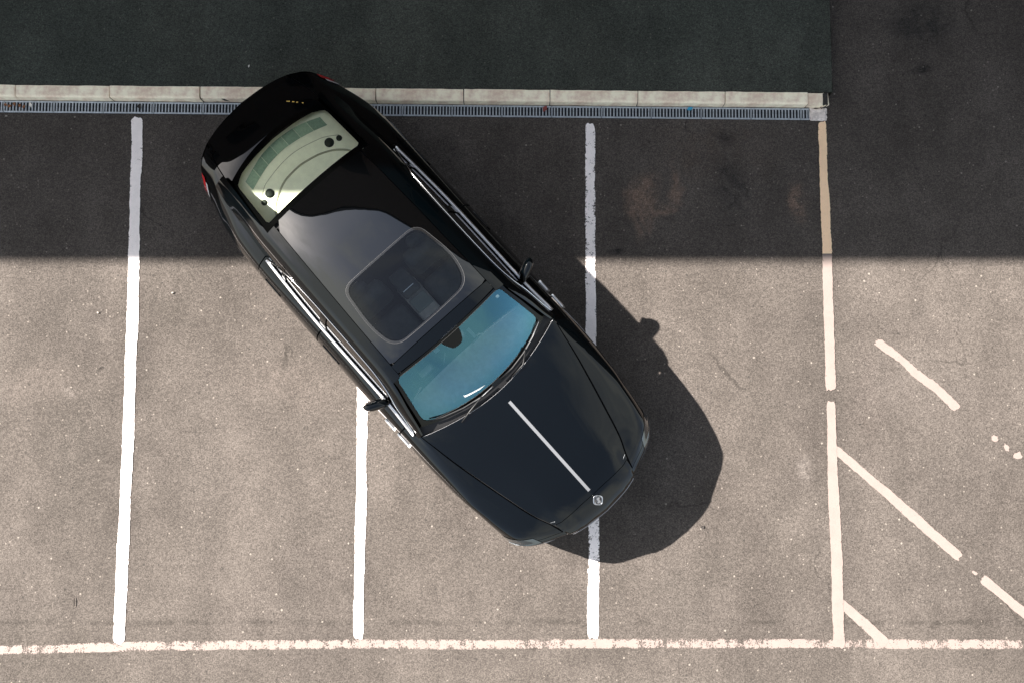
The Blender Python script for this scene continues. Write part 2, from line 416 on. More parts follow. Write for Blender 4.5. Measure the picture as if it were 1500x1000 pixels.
def ribbon(name, px, width, mat, z, jag=.004, taper=(1, 1), rows=4, ends=.012):
    """painted stripe with hand-cut ragged edges, px = measured centre line"""
    P2 = resample([unproject(u, v) for u, v in px], .02); n = len(P2)
    # remove the kinks a straight-segment centre line would give
    for _ in range(12): P2 = [P2[0]] + [((P2[i-1][0] + 2*P2[i][0] + P2[i+1][0]) / 4, (P2[i-1][1] + 2*P2[i][1] + P2[i+1][1]) / 4) for i in range(1, n-1)] + [P2[-1]]
    V, Fc, U = [], [], []; el = [0, 0]
    for i, p in enumerate(P2):
        a = P2[max(0, i - 1)]; b = P2[min(n - 1, i + 1)]; t = Vector((b[0] - a[0], b[1] - a[1])).normalized(); nn = Vector((-t.y, t.x))
        f = i / (n - 1); w = (width[0] * (1 - f) + width[1] * f) / 2 if isinstance(width, tuple) else width / 2
        dist_end = min(i, n - 1 - i) * .02
        w *= (1 - .28 * max(0, 1 - dist_end / .03))
        for s in (0, 1): el[s] = el[s] * .9 + random.gauss(0, jag * .35)
        for r in range(rows + 1):
            q = r / rows * 2 - 1; j = 0
            if r == 0: j = -el[0] + random.gauss(0, jag * .3)
            if r == rows: j = el[1] + random.gauss(0, jag * .3)
            e = 0
            if i in (0, n - 1): e = random.uniform(-ends, ends) * (1 if i else -1)
            V.append((p[0] + nn.x * (q * w + j) + t.x * e, p[1] + nn.y * (q * w + j) + t.y * e, z)); U.append((i * .02, r / rows))
    k = rows + 1
    for i in range(n - 1):
        for r in range(rows): Fc.append((i * k + r, (i + 1) * k + r, (i + 1) * k + r + 1, i * k + r + 1))
    return mesh_obj(name, V, Fc, mat, None, False, U)

Gp = 'white painted lines between the parking bays'
tag(ribbon('bay_line', [(200.5, 172), (201, 215), (198, 300), (196, 375), (194, 480), (190.5, 560), (188, 640), (183, 740), (178, 850), (174.5, 941)], .109, M['white_paint'], .006),
    'white parking bay line at the left, running down clear of the car', 'painted line', Gp)
tag(ribbon('bay_line', [(536, 178), (534, 400), (531.5, 570), (530, 640), (529, 700), (528.5, 750), (526.5, 850), (524.5, 934)], (.105, .10), M['white_paint'], .006),
    'white parking bay line that comes out under the lower left door mirror of the car', 'painted line', Gp)
tag(ribbon('bay_line', [(864, 181), (864.5, 300), (865, 375), (866, 500), (867, 620), (869, 750), (869.5, 850), (868.5, 933)], (.095, .105), M['white_worn'], .006),
    'speckled white parking bay line passing under the bonnet and through the car shadow', 'painted line', Gp)
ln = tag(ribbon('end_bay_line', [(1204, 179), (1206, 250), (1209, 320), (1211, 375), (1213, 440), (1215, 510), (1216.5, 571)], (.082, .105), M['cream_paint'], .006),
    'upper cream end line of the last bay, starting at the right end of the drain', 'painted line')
# shade offset in the colour: lighter, yellower copy above the building's shadow edge
ln.data.materials.clear(); ln.data.materials.append(M['yellow_cream_shade']); ln.data.materials.append(M['cream_paint'])
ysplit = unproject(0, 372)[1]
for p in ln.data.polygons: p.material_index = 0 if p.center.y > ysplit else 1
tag(ribbon('end_bay_line', [(1217, 587), (1218, 640), (1220.5, 720), (1224, 800), (1227, 870), (1229.5, 948)], (.085, .115), M['cream_paint'], .006, ends=.01),
    'lower cream end line of the last bay that the slanting stripes branch from', 'painted line')
tag(ribbon('hatch_stripe', [(1222, 656), (1300, 723), (1360, 776), (1407, 816)], (.085, .098), M['cream_paint'], .004),
    'long slanting cream stripe starting halfway down the end bay line', 'painted line')
tag(ribbon('hatch_stripe', [(1438, 846), (1470, 872), (1500, 897), (1600, 980)], .09, M['cream_paint'], .004),
    'slanting cream stripe leaving the picture at the lower right edge', 'painted line')
tag(ribbon('hatch_stripe', [(1230, 881), (1265, 912), (1299, 943)], (.085, .1), M['cream_paint'], .004),
    'short slanting cream stripe closing the bottom corner by the long line', 'painted line')
tag(ribbon('hatch_stripe', [(1283, 500), (1303, 512), (1325, 531), (1342, 549), (1370, 567), (1403, 598)], (.075, .085), M['cream_paint'], .004, jag=.008),
    'uneven slanting cream stripe alone in the sunlit upper right', 'painted line')
def fleck(u, v, rx, ry, rot, label, mat, z=.004, name='paint_fragment', cat='paint fragment', group=None, th=None):
    X, Y = unproject(u, v); n = 14; V = [(0, 0, 0)]
    for i in range(n):
        a = 2 * math.pi * i / n; r = random.uniform(.7, 1.15); x, y = math.cos(a) * rx * r, math.sin(a) * ry * r
        V.append((x * math.cos(rot) - y * math.sin(rot), x * math.sin(rot) + y * math.cos(rot), random.uniform(0, .004) if th else 0))
    o = mesh_obj(name, V, [(0, i + 1, (i + 1) % n + 1) for i in range(n)], mat, None, False, [(0, .5)] * (n + 1))
    o.location = (X, Y, z); return tag(o, label, cat, group)
Fg = 'broken paint fragments of the faded stripe'
fleck(1457, 642, .045, .03, -.6, 'upper left of three cream paint fragments near the right edge', M['cream_paint'], group=Fg)
fleck(1474, 655, .045, .024, -1.2, 'middle one of three cream paint fragments near the right edge', M['cream_paint'], group=Fg)
fleck(1491, 667, .04, .045, -.6, 'lower right of three cream paint fragments near the right edge', M['cream_paint'], group=Fg)
fleck(1427, 838, .035, .016, -.5, 'small cream paint fragment in the gap of the long slanting stripe', M['cream_paint'])
tag(ribbon('long_line', [(-260, 962), (0, 951.5), (90, 949), (175, 946.5), (250, 945), (300, 945), (400, 943.5), (530, 942.5), (700, 943), (900, 942), (1220, 942), (1500, 943), (1750, 944)], .088, M['cream_worn'], .002, jag=.003),
    'long worn cream line crossing the whole lower edge below the bays', 'painted line')

# ------------------------------------------------------------------ litter
def leaf(u, v, L, W, rot, label, mat, name='leaf', cat='leaf', z=.016, group=None):
    X, Y = unproject(u, v); V, Fc = [], []; n = 7
    for i in range(n):
        f = i / (n - 1); w = W * math.sin(math.pi * min(.97, max(.04, f))) ** .8 * random.uniform(.8, 1.1)
        x = (f - .5) * L; cz = .006 * math.sin(f * 3)
        V += [(x, -w / 2, cz + .006), (x, 0, cz), (x, w / 2, cz + .005)]
    for i in range(n - 1):
        for r in range(2): Fc.append((i * 3 + r, i * 3 + 3 + r, i * 3 + 4 + r, i * 3 + 1 + r))
    o = mesh_obj(name, V, Fc, mat); o.location = (X, Y, z); o.rotation_euler = (0, 0, rot)
    return tag(o, label, cat, group)
leaf(798, 161, .07, .045, 1.1, 'curled red brown leaf lying on the drain grate right of the car', M['leaf_red'], z=.02)
leaf(206, 158, .055, .035, 2.0, 'black wet leaf on the drain grate above the left bay line', M['leaf_dark'], z=.02)
leaf(47, 155, .06, .028, 1.9, 'pale bleached leaf on the drain grate near the left edge', M['paper'], z=.022)
for i, (u, v) in enumerate([(10, 155), (16, 157), (23, 154), (31, 156), (37, 158)]):
    leaf(u, v, .04, .028, random.uniform(0, 6), ('rusty leaf in the drain grate, nearest the left edge of the photo', 'rusty leaf in the drain grate, second of five from the left edge', 'rusty leaf in the drain grate, middle one of the five at the left edge', 'rusty leaf in the drain grate, fourth of five from the left edge', 'rusty leaf in the drain grate, right beside the pale bleached leaf')[i], M['leaf'], z=.017, group='rusty leaves in the drain')
leaf(1010, 161, .06, .04, .4, 'small scrap of blue plastic stuck on the drain grate', M['blue'], 'plastic_scrap', 'litter', z=.02)
leaf(1029, 771, .035, .03, .8, 'dark dead leaf on the ground just outside the car shadow edge', M['leaf_dark'], z=.004)
leaf(110, 881, .085, .010, 1.62, 'short dark twig lying on the asphalt in the lower left', M['leaf_dark'], 'twig', 'twig', z=.004)
leaf(370, 104, .028, .016, 1.4, 'tiny white scrap on the green footway above the car boot', M['paper'], 'paper_scrap', 'litter', z=.108)
leaf(10, 171, .03, .016, .1, 'tiny pale scrap beside the drain at the left edge', M['pebble'], 'paper_scrap', 'litter', z=.004)
leaf(253, 429, .035, .016, .6, 'tiny bright scrap on sunlit asphalt right of the left bay line', M['pebble'], 'paper_scrap', 'litter', z=.004)
leaf(144, 458, .025, .016, .2, 'tiny bright scrap on sunlit asphalt left of the left bay line', M['pebble'], 'paper_scrap', 'litter', z=.004)

# ------------------------------------------------------------------ the building whose shadow falls across the bays
BY = 5.3; BH = .0
kshift = math.sin(R(180 - SUN_AZ)) / math.tan(R(SUN_EL))
BH = (BY - unproject(750, 377)[1]) / kshift
bld = empty('building', (0, BY, 0))
tag(bld, 'brick building just beyond the upper edge whose shadow covers the top of the car park', 'building')
bm = bmesh.new(); box_bm(64, 9, BH - .25, 0, 1, (0, 4.5, (BH - .25) / 2), bm); bm_obj('wall', bm, M['brick'], bld)
bm_obj('roof', box_bm(64.1, 9.1, .25, 0, 1, (0, 4.5, BH - .125)), M['black'], bld)
for i in range(10):
    for zz in (.9, 3.9):
        x = -16 + i * 3.4
        w = bm_obj('window', box_bm(1.5, .06, 1.4, .01, 1, (x, -.031, zz + .9)), M['brick'], bld)
        bm_obj('pane', box_bm(1.34, .02, 1.24, 0, 1, (x, -.066, zz + .9)), M['inner'], w)

# ------------------------------------------------------------------ the car
car = empty('car', (-.8371, .9265, 0), R(-47.93))
tag(car, 'dark midnight blue saloon car with glass roof parked askew across the bays', 'car')

T = dict(   # half section of the lower body by station (metres ahead of the middle)
 zc=[(-2.38, .965), (-2.2, 1.01), (-1.9, 1.055), (1.0, .995), (1.3, .97), (1.7, .925), (2.1, .875), (2.3, .83), (2.42, .785), (2.49, .74)],
 yA=[(-2.38, .47), (-2.1, .53), (-1.6, .58), (.9, .765), (1.1, .735), (1.5, .662), (1.9, .582), (2.2, .51), (2.35, .445), (2.49, .40)],
 zA=[(-2.38, .95), (-2.1, 1.005), (-1.6, 1.02), (1.0, .955), (1.3, .93), (1.7, .885), (2.1, .84), (2.3, .80), (2.42, .765), (2.49, .73)],
 yS=[(-2.38, .60), (-2.0, .645), (-1.6, .70), (-1.0, .745), (-.3, .772), (.5, .775), (1.0, .80), (1.5, .785), (1.9, .735), (2.2, .665), (2.4, .60), (2.49, .56)],
 zS=[(-2.38, .925), (-2.0, .975), (-1.0, .98), (0, .975), (1.0, .93), (1.5, .885), (1.9, .845), (2.2, .81), (2.4, .765), (2.49, .715)],
 yC=[(-2.38, .68), (-2.0, .755), (-1.6, .825), (-1.0, .85), (0, .86), (1.0, .872), (1.5, .865), (1.9, .85), (2.2, .81), (2.4, .77), (2.49, .725)],
 zC=[(-2.38, .86), (-2.0, .90), (-1.0, .915), (0, .90), (1.0, .87), (1.5, .835), (1.9, .815), (2.2, .79), (2.4, .75), (2.49, .70)],
 yW=[(-2.38, .765), (-2.0, .875), (-1.6, .905), (-1.0, .915), (0, .925), (1.0, .925), (1.5, .905), (1.9, .885), (2.2, .86), (2.4, .845), (2.49, .835)],
 zW=[(-2.38, .72), (-1.6, .67), (0, .655), (1.0, .67), (1.5, .69), (1.9, .70), (2.2, .69), (2.49, .60)],
)
NF = [(0, 0), (.2, .015), (.36, .05), (.42, .085), (.59, .155), (.7, .215), (.8, .31), (.86, .41), (.93, .52)]
NR = [(0, 0), (.2, .015), (.42, .06), (.55, .115), (.65, .18), (.7, .235), (.75, .29), (.83, .37), (.93, .55)]
FZ = [(0, .74), (.03, .69), (.08, .60), (.2, .48), (.32, .36), (.45, .22), (.52, .18)]
FX = [(0, 0), (.03, .012), (.08, .018), (.2, .015), (.32, .0), (.45, -.02), (.52, -.06)]
RZ = [(0, .965), (.04, .94), (.12, .88), (.28, .72), (.40, .62), (.5, .5), (.7, .3), (.8, .2)]
RX = [(0, 0), (.04, -.012), (.12, -.015), (.28, -.06), (.40, -.13), (.5, -.145), (.7, -.12), (.8, -.07)]
def P(s, q):
    xs = max(-2.38, min(2.49, s)); a = abs(q); g = lambda k: curve(T[k], xs)
    yA, zA, zc, yW, zW = g('yA'), g('zA'), g('zc'), g('yW'), g('zW')
    ky = [(0, 0), (1, .52 * yA), (2, yA), (3, g('yS')), (4, g('yC')), (5, yW), (6, yW - .015), (7, yW - .06), (8, yW - .2)]
    kz = [(0, zc), (1, zc - (zc - zA) * .22), (2, zA), (3, g('zS')), (4, g('zC')), (5, zW), (6, .42), (7, .26), (8, .17)]
    y = curve(ky, a); z = curve(kz, a); x = xs
    if s > 2.49: z = min(z, curve(FZ, s - 2.49) + (z - curve(T['zc'], 2.49)) * .25); x += curve(FX, s - 2.49); z = max(z, .17)
    if s < -2.38: z = min(z, curve(RZ, -2.38 - s) + (z - .965) * .25 ); x += curve(RX, -2.38 - s); z = max(z, .17)
    x -= curve(NF, y) * sstep(1.2, 2.45, xs); x += curve(NR, y) * sstep(-.9, -2.34, xs) + .055 * sstep(-1.95, -2.38, xs)
    return Vector((x, y if q >= 0 else -y, z))
def PN(s, q):
    e = .01; du = P(s + e, q) - P(s - e, q); dv = P(s, q + e) - P(s, q - e)
    n = du.cross(dv)
    if n.length < 1e-9: return Vector((0, 0, 1))
    n.normalize(); return n if n.dot(Vector((0, math.copysign(.5, q) if abs(q) > 2.5 else 0, 1)) + Vector((.6 if s > 2.4 else (-.6 if s < -2.3 else 0), 0, 0))) > 0 else -n
WX = (1.50, -1.38); WR = .385
def grid_obj(name, fn, nu, nv, mat, parent, arch=False, **kw):
    V, Fc = [], []; ins = []
    for i in range(nu + 1):
        for j in range(nv + 1):
            p = fn(i / nu, j / nv); inside = False
            if arch and abs(p.y) > .6:
                for wx in WX:
                    d = math.hypot(p.x - wx, p.z - .345)
                    if d < WR:
                        inside = True
            V.append(p); ins.append(inside)
    for i in range(nu):
        for j in range(nv):
            f = (i * (nv + 1) + j, (i + 1) * (nv + 1) + j, (i + 1) * (nv + 1) + j + 1, i * (nv + 1) + j + 1)
            if all(ins[k] for k in f): continue
            Fc.append(f)
    if arch:
        for k, p in enumerate(V):
            if ins[k]:
                for wx in WX:
                    d = math.hypot(p.x - wx, p.z - .345)
                    if d < WR: f = WR / max(d, .01); V[k] = Vector((wx + (p.x - wx) * f, p.y, .345 + (p.z - .345) * f))
    return mesh_obj(name, [tuple(v) for v in V], Fc, mat, parent, **kw)
def panel(name, q0, q1, s0, s1, mat, nq=16, ns=40, parent=None, off=0.0, arch=False):
    """piece of the body skin; s0, s1 may be functions of q"""
    f0 = s0 if callable(s0) else (lambda q: s0); f1 = s1 if callable(s1) else (lambda q: s1)
    def fn(u, v):
        q = q0 + (q1 - q0) * v; s = f0(q) + (f1(q) - f0(q)) * u
        p = P(s, q)
        return p + PN(s, q) * off if off else p
    return grid_obj(name, fn, ns, nq, mat, parent or car, arch)
gp = .007
def qy(q, x): return P(x, q).y
def cowl(q): y = qy(q, 1.0); return 1.085 - .27 * y * y
hood_front = lambda q: 2.30 + .072 * (abs(q) / 2) ** 2
B = M['paint']
panel('bonnet', -1.965, 1.965, lambda q: cowl(q) + .004, lambda q: hood_front(q) - .003, B, 40, 60)
panel('front_bumper', -4.98, 4.98, lambda q: hood_front(min(2, abs(q))) + .002 + .085 * sstep(1.94, 2.0, abs(q)), 3.0, B, 130, 44)
for sg in (1, -1):
    panel('front_wing', sg * 2.05, sg * 3.0, .90, 2.455, B, 10, 60)
    w_ = panel('front_wing_side', sg * 3.0, sg * 7.9, .78 + gp, lambda q: 2.455 - .115 * sstep(4.6, 5.0, abs(q)), B, 44, 90, arch=True)
    panel('front_bumper_side', sg * 5.0, sg * 7.9, 2.34, 2.95, B, 12, 10)
    d = panel('door', sg * 3.0, sg * 7.2, -.33 + gp, .78 - gp, B, 26, 24)
    d2 = panel('door', sg * 3.0, sg * 7.2, lambda q: -1.16 + .1 * sstep(4.5, 7.2, abs(q)) + gp, -.33 - gp, B, 30, 34, arch=True)
    panel('rear_quarter', sg * 3.0, sg * 7.9, -2.375, lambda q: -1.16 + .1 * sstep(4.5, 7.2, abs(q)) - gp, B, 44, 90, arch=True)
    panel('rear_quarter_top', sg * 2.04, sg * 3.0, -2.375, -1.62, B, 10, 30)
    panel('sill', sg * 7.25, sg * 8.0, -1.06, .9, M['black'], 6, 16)
    for dd, sx in ((d, -.14), (d2, -.93)):
        h = tube('handle', [tuple(P(sx + .11 * t, sg * 4.35) + PN(sx + .11 * t, sg * 4.35) * .002) for t in (-1, -.5, 0, .5, 1)], .006, M['paint'], dd, 8)
panel('boot_lid', -1.965, 1.965, -2.39, lambda q: -1.905 + .12 * (qy(q, -1.9) / .58) ** 2, B, 40, 30)
panel('rear_bumper', -4.98, 4.98, -3.16, -2.398, B, 60, 30)
for sg in (1, -1): panel('rear_bumper_side', sg * 5.0, sg * 7.9, -3.1, -2.38, B, 12, 10)
# dark structure seen through the shut lines
def inner(q0, q1, s0, s1, nq, ns):
    def fn(u, v):
        q = q0 + (q1 - q0) * v; s = s0 + (s1 - s0) * u; p = P(s, q)
        return Vector((p.x * .99, p.y * .982, p.z - .022))
    return grid_obj('inner_body', fn, ns, nq, M['inner'], car, True)
inner(-8, 8, .98, 2.9, 90, 50); inner(-8, 8, -3.0, -1.88, 90, 30)
for sg in (1, -1): inner(sg * 3.05, sg * 8, -1.9, 1.0, 40, 70)
bm = bmesh.new(); box_bm(4.2, 1.45, .02, 0, 1, (-.05, 0, .20), bm); box_bm(.02, 1.3, .62, 0, 1, (.98, 0, .52), bm); box_bm(.02, 1.2, .7, 0, 1, (-1.15, 0, .56), bm)
bm_obj('floor_pan', bm, M['inner'], car)

# ---- greenhouse
E1Y = [(-1.9, .535), (-1.5, .548), (-1.17, .560), (-.6, .575), (0, .585), (.3, .592), (.47, .604), (.7, .668), (.93, .735)]
E1Z = [(-1.9, 1.045), (-1.5, 1.20), (-1.17, 1.31), (-.8, 1.362), (-.2, 1.392), (.2, 1.38), (.47, 1.345), (.7, 1.185), (.93, .985)]
RZC = [(-1.2, 1.375), (-.9, 1.424), (-.6, 1.453), (-.2, 1.466), (.1, 1.457), (.3, 1.437), (.5, 1.402)]
def roof(x, y):
    ye = curve(E1Y, x); ze = curve(E1Z, x); zc = curve(RZC, x); return Vector((x, y, zc - (zc - ze) * min(1.1, abs(y) / ye) ** 3.0))
def side(x, v, sg):
    a = Vector((x, curve(E1Y, x), curve(E1Z, x))); b = P(x, 3.0) if x > -2.3 else P(-2.3, 3.0)
    b = Vector((x, min(curve([(-2.1, .63), (-1.8, .675), (-1.5, .705), (-1.0, .745), (-.3, .772), (.5, .775), (1.0, .80)], x), 2), b.z))
    h = max(0, a.z - b.z); p = a.lerp(b, v); k = math.sin(math.pi * v) * min(1, h / .3)
    # round shoulder where roof turns into the side
    k2 = (1 - v) ** 3 * v * 6 * min(1, h / .3)
    return Vector((x, (p.y + .022 * k + .03 * k2) * sg, p.z + .012 * k + .018 * k2))
def wscreen(u, v):
    a = Vector((.475 - .03 * u * u, .604 * u, 0)); a.z = roof(a.x, a.y).z
    b = Vector((1.035 - .175 * u * u, .735 * u, .99 - .02 * u * u)); p = a.lerp(b, v)
    return p + Vector((.25, 0, .9)) * (.016 * math.sin(math.pi * v) * (1 - .4 * u * u))
def rscreen(u, v):
    a = Vector((-1.165, .560 * u, 0)); a.z = roof(a.x, a.y).z
    b = Vector((-1.908 + .105 * u * u, .540 * u, 1.058 - .02 * u * u)); p = a.lerp(b, v)
    return p + Vector((-.3, 0, .9)) * (.013 * math.sin(math.pi * v) * (1 - .4 * u * u))

def round_poly(pts, rad, N):
    """rounded closed polygon resampled to N points"""
    out = []; n = len(pts)
    for i in range(n):
        p = Vector(pts[i]); a = Vector(pts[i - 1]); b = Vector(pts[(i + 1) % n]); r = rad[i] if isinstance(rad, (list, tuple)) else rad
        da, db = (a - p), (b - p); r = min(r, da.length * .48, db.length * .48)
        p0 = p + da.normalized() * r; p1 = p + db.normalized() * r
        for k in range(9): t = k / 8; out.append(p0 * (1 - t) ** 2 + p * 2 * t * (1 - t) + p1 * t * t)
    L = [0]
    for i in range(len(out)): L.append(L[-1] + (out[(i + 1) % len(out)] - out[i]).length)
    res = []
    for k in range(N):
        d = L[-1] * k / N; i = max(j for j in range(len(L)) if L[j] <= d + 1e-9); i = min(i, len(out) - 1)
        t = (d - L[i]) / max(1e-9, L[i + 1] - L[i]); res.append(out[i].lerp(out[(i + 1) % len(out)], t))
    return res
def ray_poly(c, p, poly):
    d = p - c; best = 1e9
    for i in range(len(poly)):
        a = Vector(poly[i]); e = Vector(poly[(i + 1) % len(poly)]) - a; den = d.x * e.y - d.y * e.x
        if abs(den) < 1e-12: continue
        w = a - c; t = (w.x * e.y - w.y * e.x) / den; s = (w.x * d.y - w.y * d.x) / den
        if t > 0 and -1e-6 <= s <= 1 + 1e-6: best = min(best, t)
    return c + d * best
def outward(o):
    """turn the faces so that they look away from the cabin"""
    s = sum(p.normal.dot(Vector((p.center.x * .2, p.center.y, p.center.z - .5))) * p.area for p in o.data.polygons)
    if s < 0: o.data.flip_normals()
    return o
def disc(name, fmap, pts, mat, parent, rings=10, off=0):
    c = sum(pts, Vector((0, 0))) / len(pts); N = len(pts); V = [fmap(c)]; Fc = []
    for r in range(1, rings + 1):
        for p in pts: V.append(fmap(c.lerp(p, r / rings)))
    for k in range(N): Fc.append((0, 1 + k, 1 + (k + 1) % N))
    for r in range(rings - 1):
        for k in range(N): a = 1 + r * N; Fc.append((a + k, a + N + k, a + N + (k + 1) % N, a + (k + 1) % N))
    return outward(mesh_obj(name, [tuple(v) for v in V], Fc, mat, parent))
def ring(name, fmap, pin, pout, mat, parent, rings=6):
    N = len(pin); V = []; Fc = []
    for r in range(rings + 1):
        for a, b in zip(pin, pout): V.append(fmap(a.lerp(b, r / rings)))
    for r in range(rings):
        for k in range(N): a = r * N; Fc.append((a + k, a + N + k, a + N + (k + 1) % N, a + (k + 1) % N))
    return outward(mesh_obj(name, [tuple(v) for v in V], Fc, mat, parent))

# windscreen: polygon plane = (u * .66, v * .6)
def scr(f, dz=0): return lambda p: f(p.x / .66, p.y / .6) + Vector((0, 0, dz))
inn = round_poly([(-.605, .022), (.605, .022), (.60, .562), (-.60, .562)], [.05, .05, .075, .075], 96)
full = [(-.66, 0), (.66, 0), (.66, .6), (-.66, .6)]
c0 = Vector((0, .3)); outp = [ray_poly(c0, p, full) for p in inn]
ws = disc('windscreen', scr(wscreen), inn, M['wglass'], car, 14)
ring('black_edge', scr(wscreen), inn, outp, M['frit'], ws, 4)
tube('edge_seal', [tuple(scr(wscreen, .002)(p)) for p in inn], .0018, M['rubber'], ws, 5, True)
nt = round_poly([(-.11, .012), (.11, .012), (.085, .075), (.045, .13), (-.045, .13), (-.085, .075)], .03, 40)
disc('sensor_patch', scr(wscreen, .002), nt, M['frit'], ws, 4)
# rear window
inn = round_poly([(-.60, .045), (.60, .045), (.612, .557), (-.612, .557)], [.03, .03, .085, .085], 96)
outp = [ray_poly(c0, p, full) for p in inn]
rw = disc('rear_window', scr(rscreen), inn, M['rglass'], car, 14)
ring('black_edge', scr(rscreen), inn, outp, M['frit'], rw, 4)

# roof: sunroof opening in a fixed glass roof between painted rails
rf = lambda p: roof(p.x, p.y)
sun_o = round_poly([(-.36, -.405), (-.36, .405), (.03, .468), (.285, .40), (.30, 0), (.285, -.40), (.03, -.445)], [.10, .10, .25, .16, .3, .16, .25], 96)
cs = Vector((-.02, 0)); glass_out = [(-1.166, -.475), (-1.166, .475), (.36, .515), (.36, -.515)]
gout = [ray_poly(cs, p, glass_out) for p in sun_o]
def scaled(pts, c, k): return [c + (p - c) * k for p in pts]
ring('glass_roof', rf, sun_o, gout, M['roof_glass'], car, 14)
sr = disc('sunroof', rf, scaled(sun_o, cs, .955), M['sunroof'], car, 10)
fr_m = simple('sunroof_edge_band', (.008, .008, .0085), .12, coat=1)
ring('sunroof_frame', lambda p: roof(p.x, p.y) + Vector((0, 0, .0015)), scaled(sun_o, cs, .955), scaled(sun_o, cs, .996), fr_m, sr, 2)
tube('sunroof_seal', [tuple(rf(p) + Vector((0, 0, .002))) for p in sun_o], .0016, simple('grey_sunroof_seal', (.035, .036, .038), .5), sr, 5, True)
for sg in (1, -1):
    def rail(u, v, sg=sg):
        x = -1.16 + u * (.475 + 1.16); y0 = (.481 + (x + 1.155) / 1.515 * .04); y1 = curve(E1Y, x); return roof(x, sg * (y0 + (y1 - y0) * v))
    grid_obj('roof_rail', rail, 60, 10, B, car)
def header(u, v):
    y = (v - .5) * 2; x = .366 + (.472 - .03 * y * y - .366) * u; return roof(x, y * .519)
grid_obj('roof_header', header, 8, 30, B, car)
hl = [ray_poly(cs, p, [(-1.19, -.55), (-1.19, .55), (.468, .60), (.468, -.60)]) for p in sun_o]
ring('headliner', lambda p: roof(p.x, p.y) + Vector((0, 0, -.03)), scaled(sun_o, cs, .93), hl, M['inner'], car, 8)
for sg in (1, -1):
    # pillars and cant rail, with the window opening cut out
    wpoly = [(-1.10, .965), (-.98, .62), (-.80, .33), (-.5, .225), (0, .205), (.32, .215), (.52, .30), (.74, .5), (.885, .965)]
    win = round_poly([(x, v * .4) for x, v in wpoly], [.02, .2, .2, .2, .2, .2, .15, .1, .02], 120)
    cw = Vector((-.1, .25)); outer = [(-1.9, 0), (.93, 0), (.93, .4), (-1.9, .4)]
    sm = lambda p, sg=sg: side(p.x, p.y / .4, sg)
    po = [ray_poly(cw, p, outer) for p in win]
    ring('body_side_frame', sm, win, po, B, car, 16)
    wd = disc('side_window', lambda p, sg=sg: side(p.x, p.y / .4, sg) + Vector((0, -sg * .006, -.003)), win, M['sglass'], car, 10)
    tube('chrome_surround', [tuple(sm(p) + Vector((0, sg * .004, .003))) for p in win], .0046, M['chrome'], wd, 6, True)
    for px_, wdt in ((-.33, .035), (-.86, .018)):
        V = []
        for k in range(9):
            vv = .24 + .72 * k / 8
            for s in (-1, 1): V.append(tuple(side(px_ + s * wdt, vv, sg) + Vector((0, sg * .003, .002))))
        mesh_obj('window_pillar', V, [(2 * k, 2 * k + 1, 2 * k + 3, 2 * k + 2) for k in range(8)], M['frit'], wd)
    tube('belt_trim', [tuple(P(-1.12 + 2.0 * k / 40, 3 * sg) + Vector((0, sg * .012, .006))) for k in range(41)], .012, M['brushed'], car, 6)
    # rear corner seam line between boot lid and quarter
    # silver flash on the front wing
    pts = [P(.60 + .33 * k / 10, sg * 4.55) + PN(.60 + .33 * k / 10, sg * 4.55) * .006 for k in range(11)]
    for part in (pts[:5], pts[5:]): tube('wing_trim', [tuple(p) for p in part], .0125, M['brushed'], car, 8, flat=.8)

# cowl panel and wipers
def cowlp(u, v):
    w = (v - .5) * 2; a = wscreen(w * .985, 1.0) - Vector((0, 0, .006)); q = w * 1.99; b = P(cowl(q), q) - Vector((0, 0, .02)); return a.lerp(b, u)
grid_obj('cowl_panel', cowlp, 6, 40, M['black'], car)
def wip(pts, r, nm, par): return tube(nm, pts, r, M['black'], par, 6)
w1 = wip([tuple(wscreen(u, v) + Vector((0, 0, .022))) for u, v in ((.90, .955), (.7, .985), (.5, 1.0), (.28, 1.0), (.1, .985))], .008, 'wiper', car)
tube('wiper_arm', [(1.075, .16, .99), (1.06, .3, 1.01), tuple(wscreen(.55, .99) + Vector((0, 0, .035)))], .007, M['black'], w1, 6)
tube('wiper_glint', [tuple(wscreen(u, v) + Vector((0, 0, .031))) for u, v in ((.88, .96), (.7, .988), (.55, 1.0))], .0022, M['satin'], w1, 5)
w2 = wip([tuple(wscreen(u, v) + Vector((0, 0, .022))) for u, v in ((-.02, .985), (-.2, 1.0), (-.45, .99), (-.7, .97), (-.84, .94))], .008, 'wiper', car)
tube('wiper_arm', [(1.075, -.42, .99), (1.05, -.3, 1.01), tuple(wscreen(-.2, 1.0) + Vector((0, 0, .035)))], .007, M['black'], w2, 6)
tube('wiper_glint', [tuple(wscreen(u, v) + Vector((0, 0, .031))) for u, v in ((-.04, .985), (-.2, 1.0), (-.3, .998))], .0022, M['satin'], w2, 5)
tube('bonnet_edge_trim', [tuple(P(cowl(q) + .006, q) + Vector((0, 0, .002))) for q in [-1.9 + 3.8 * k / 40 for k in range(41)]], .0022, M['rim'], car, 5)

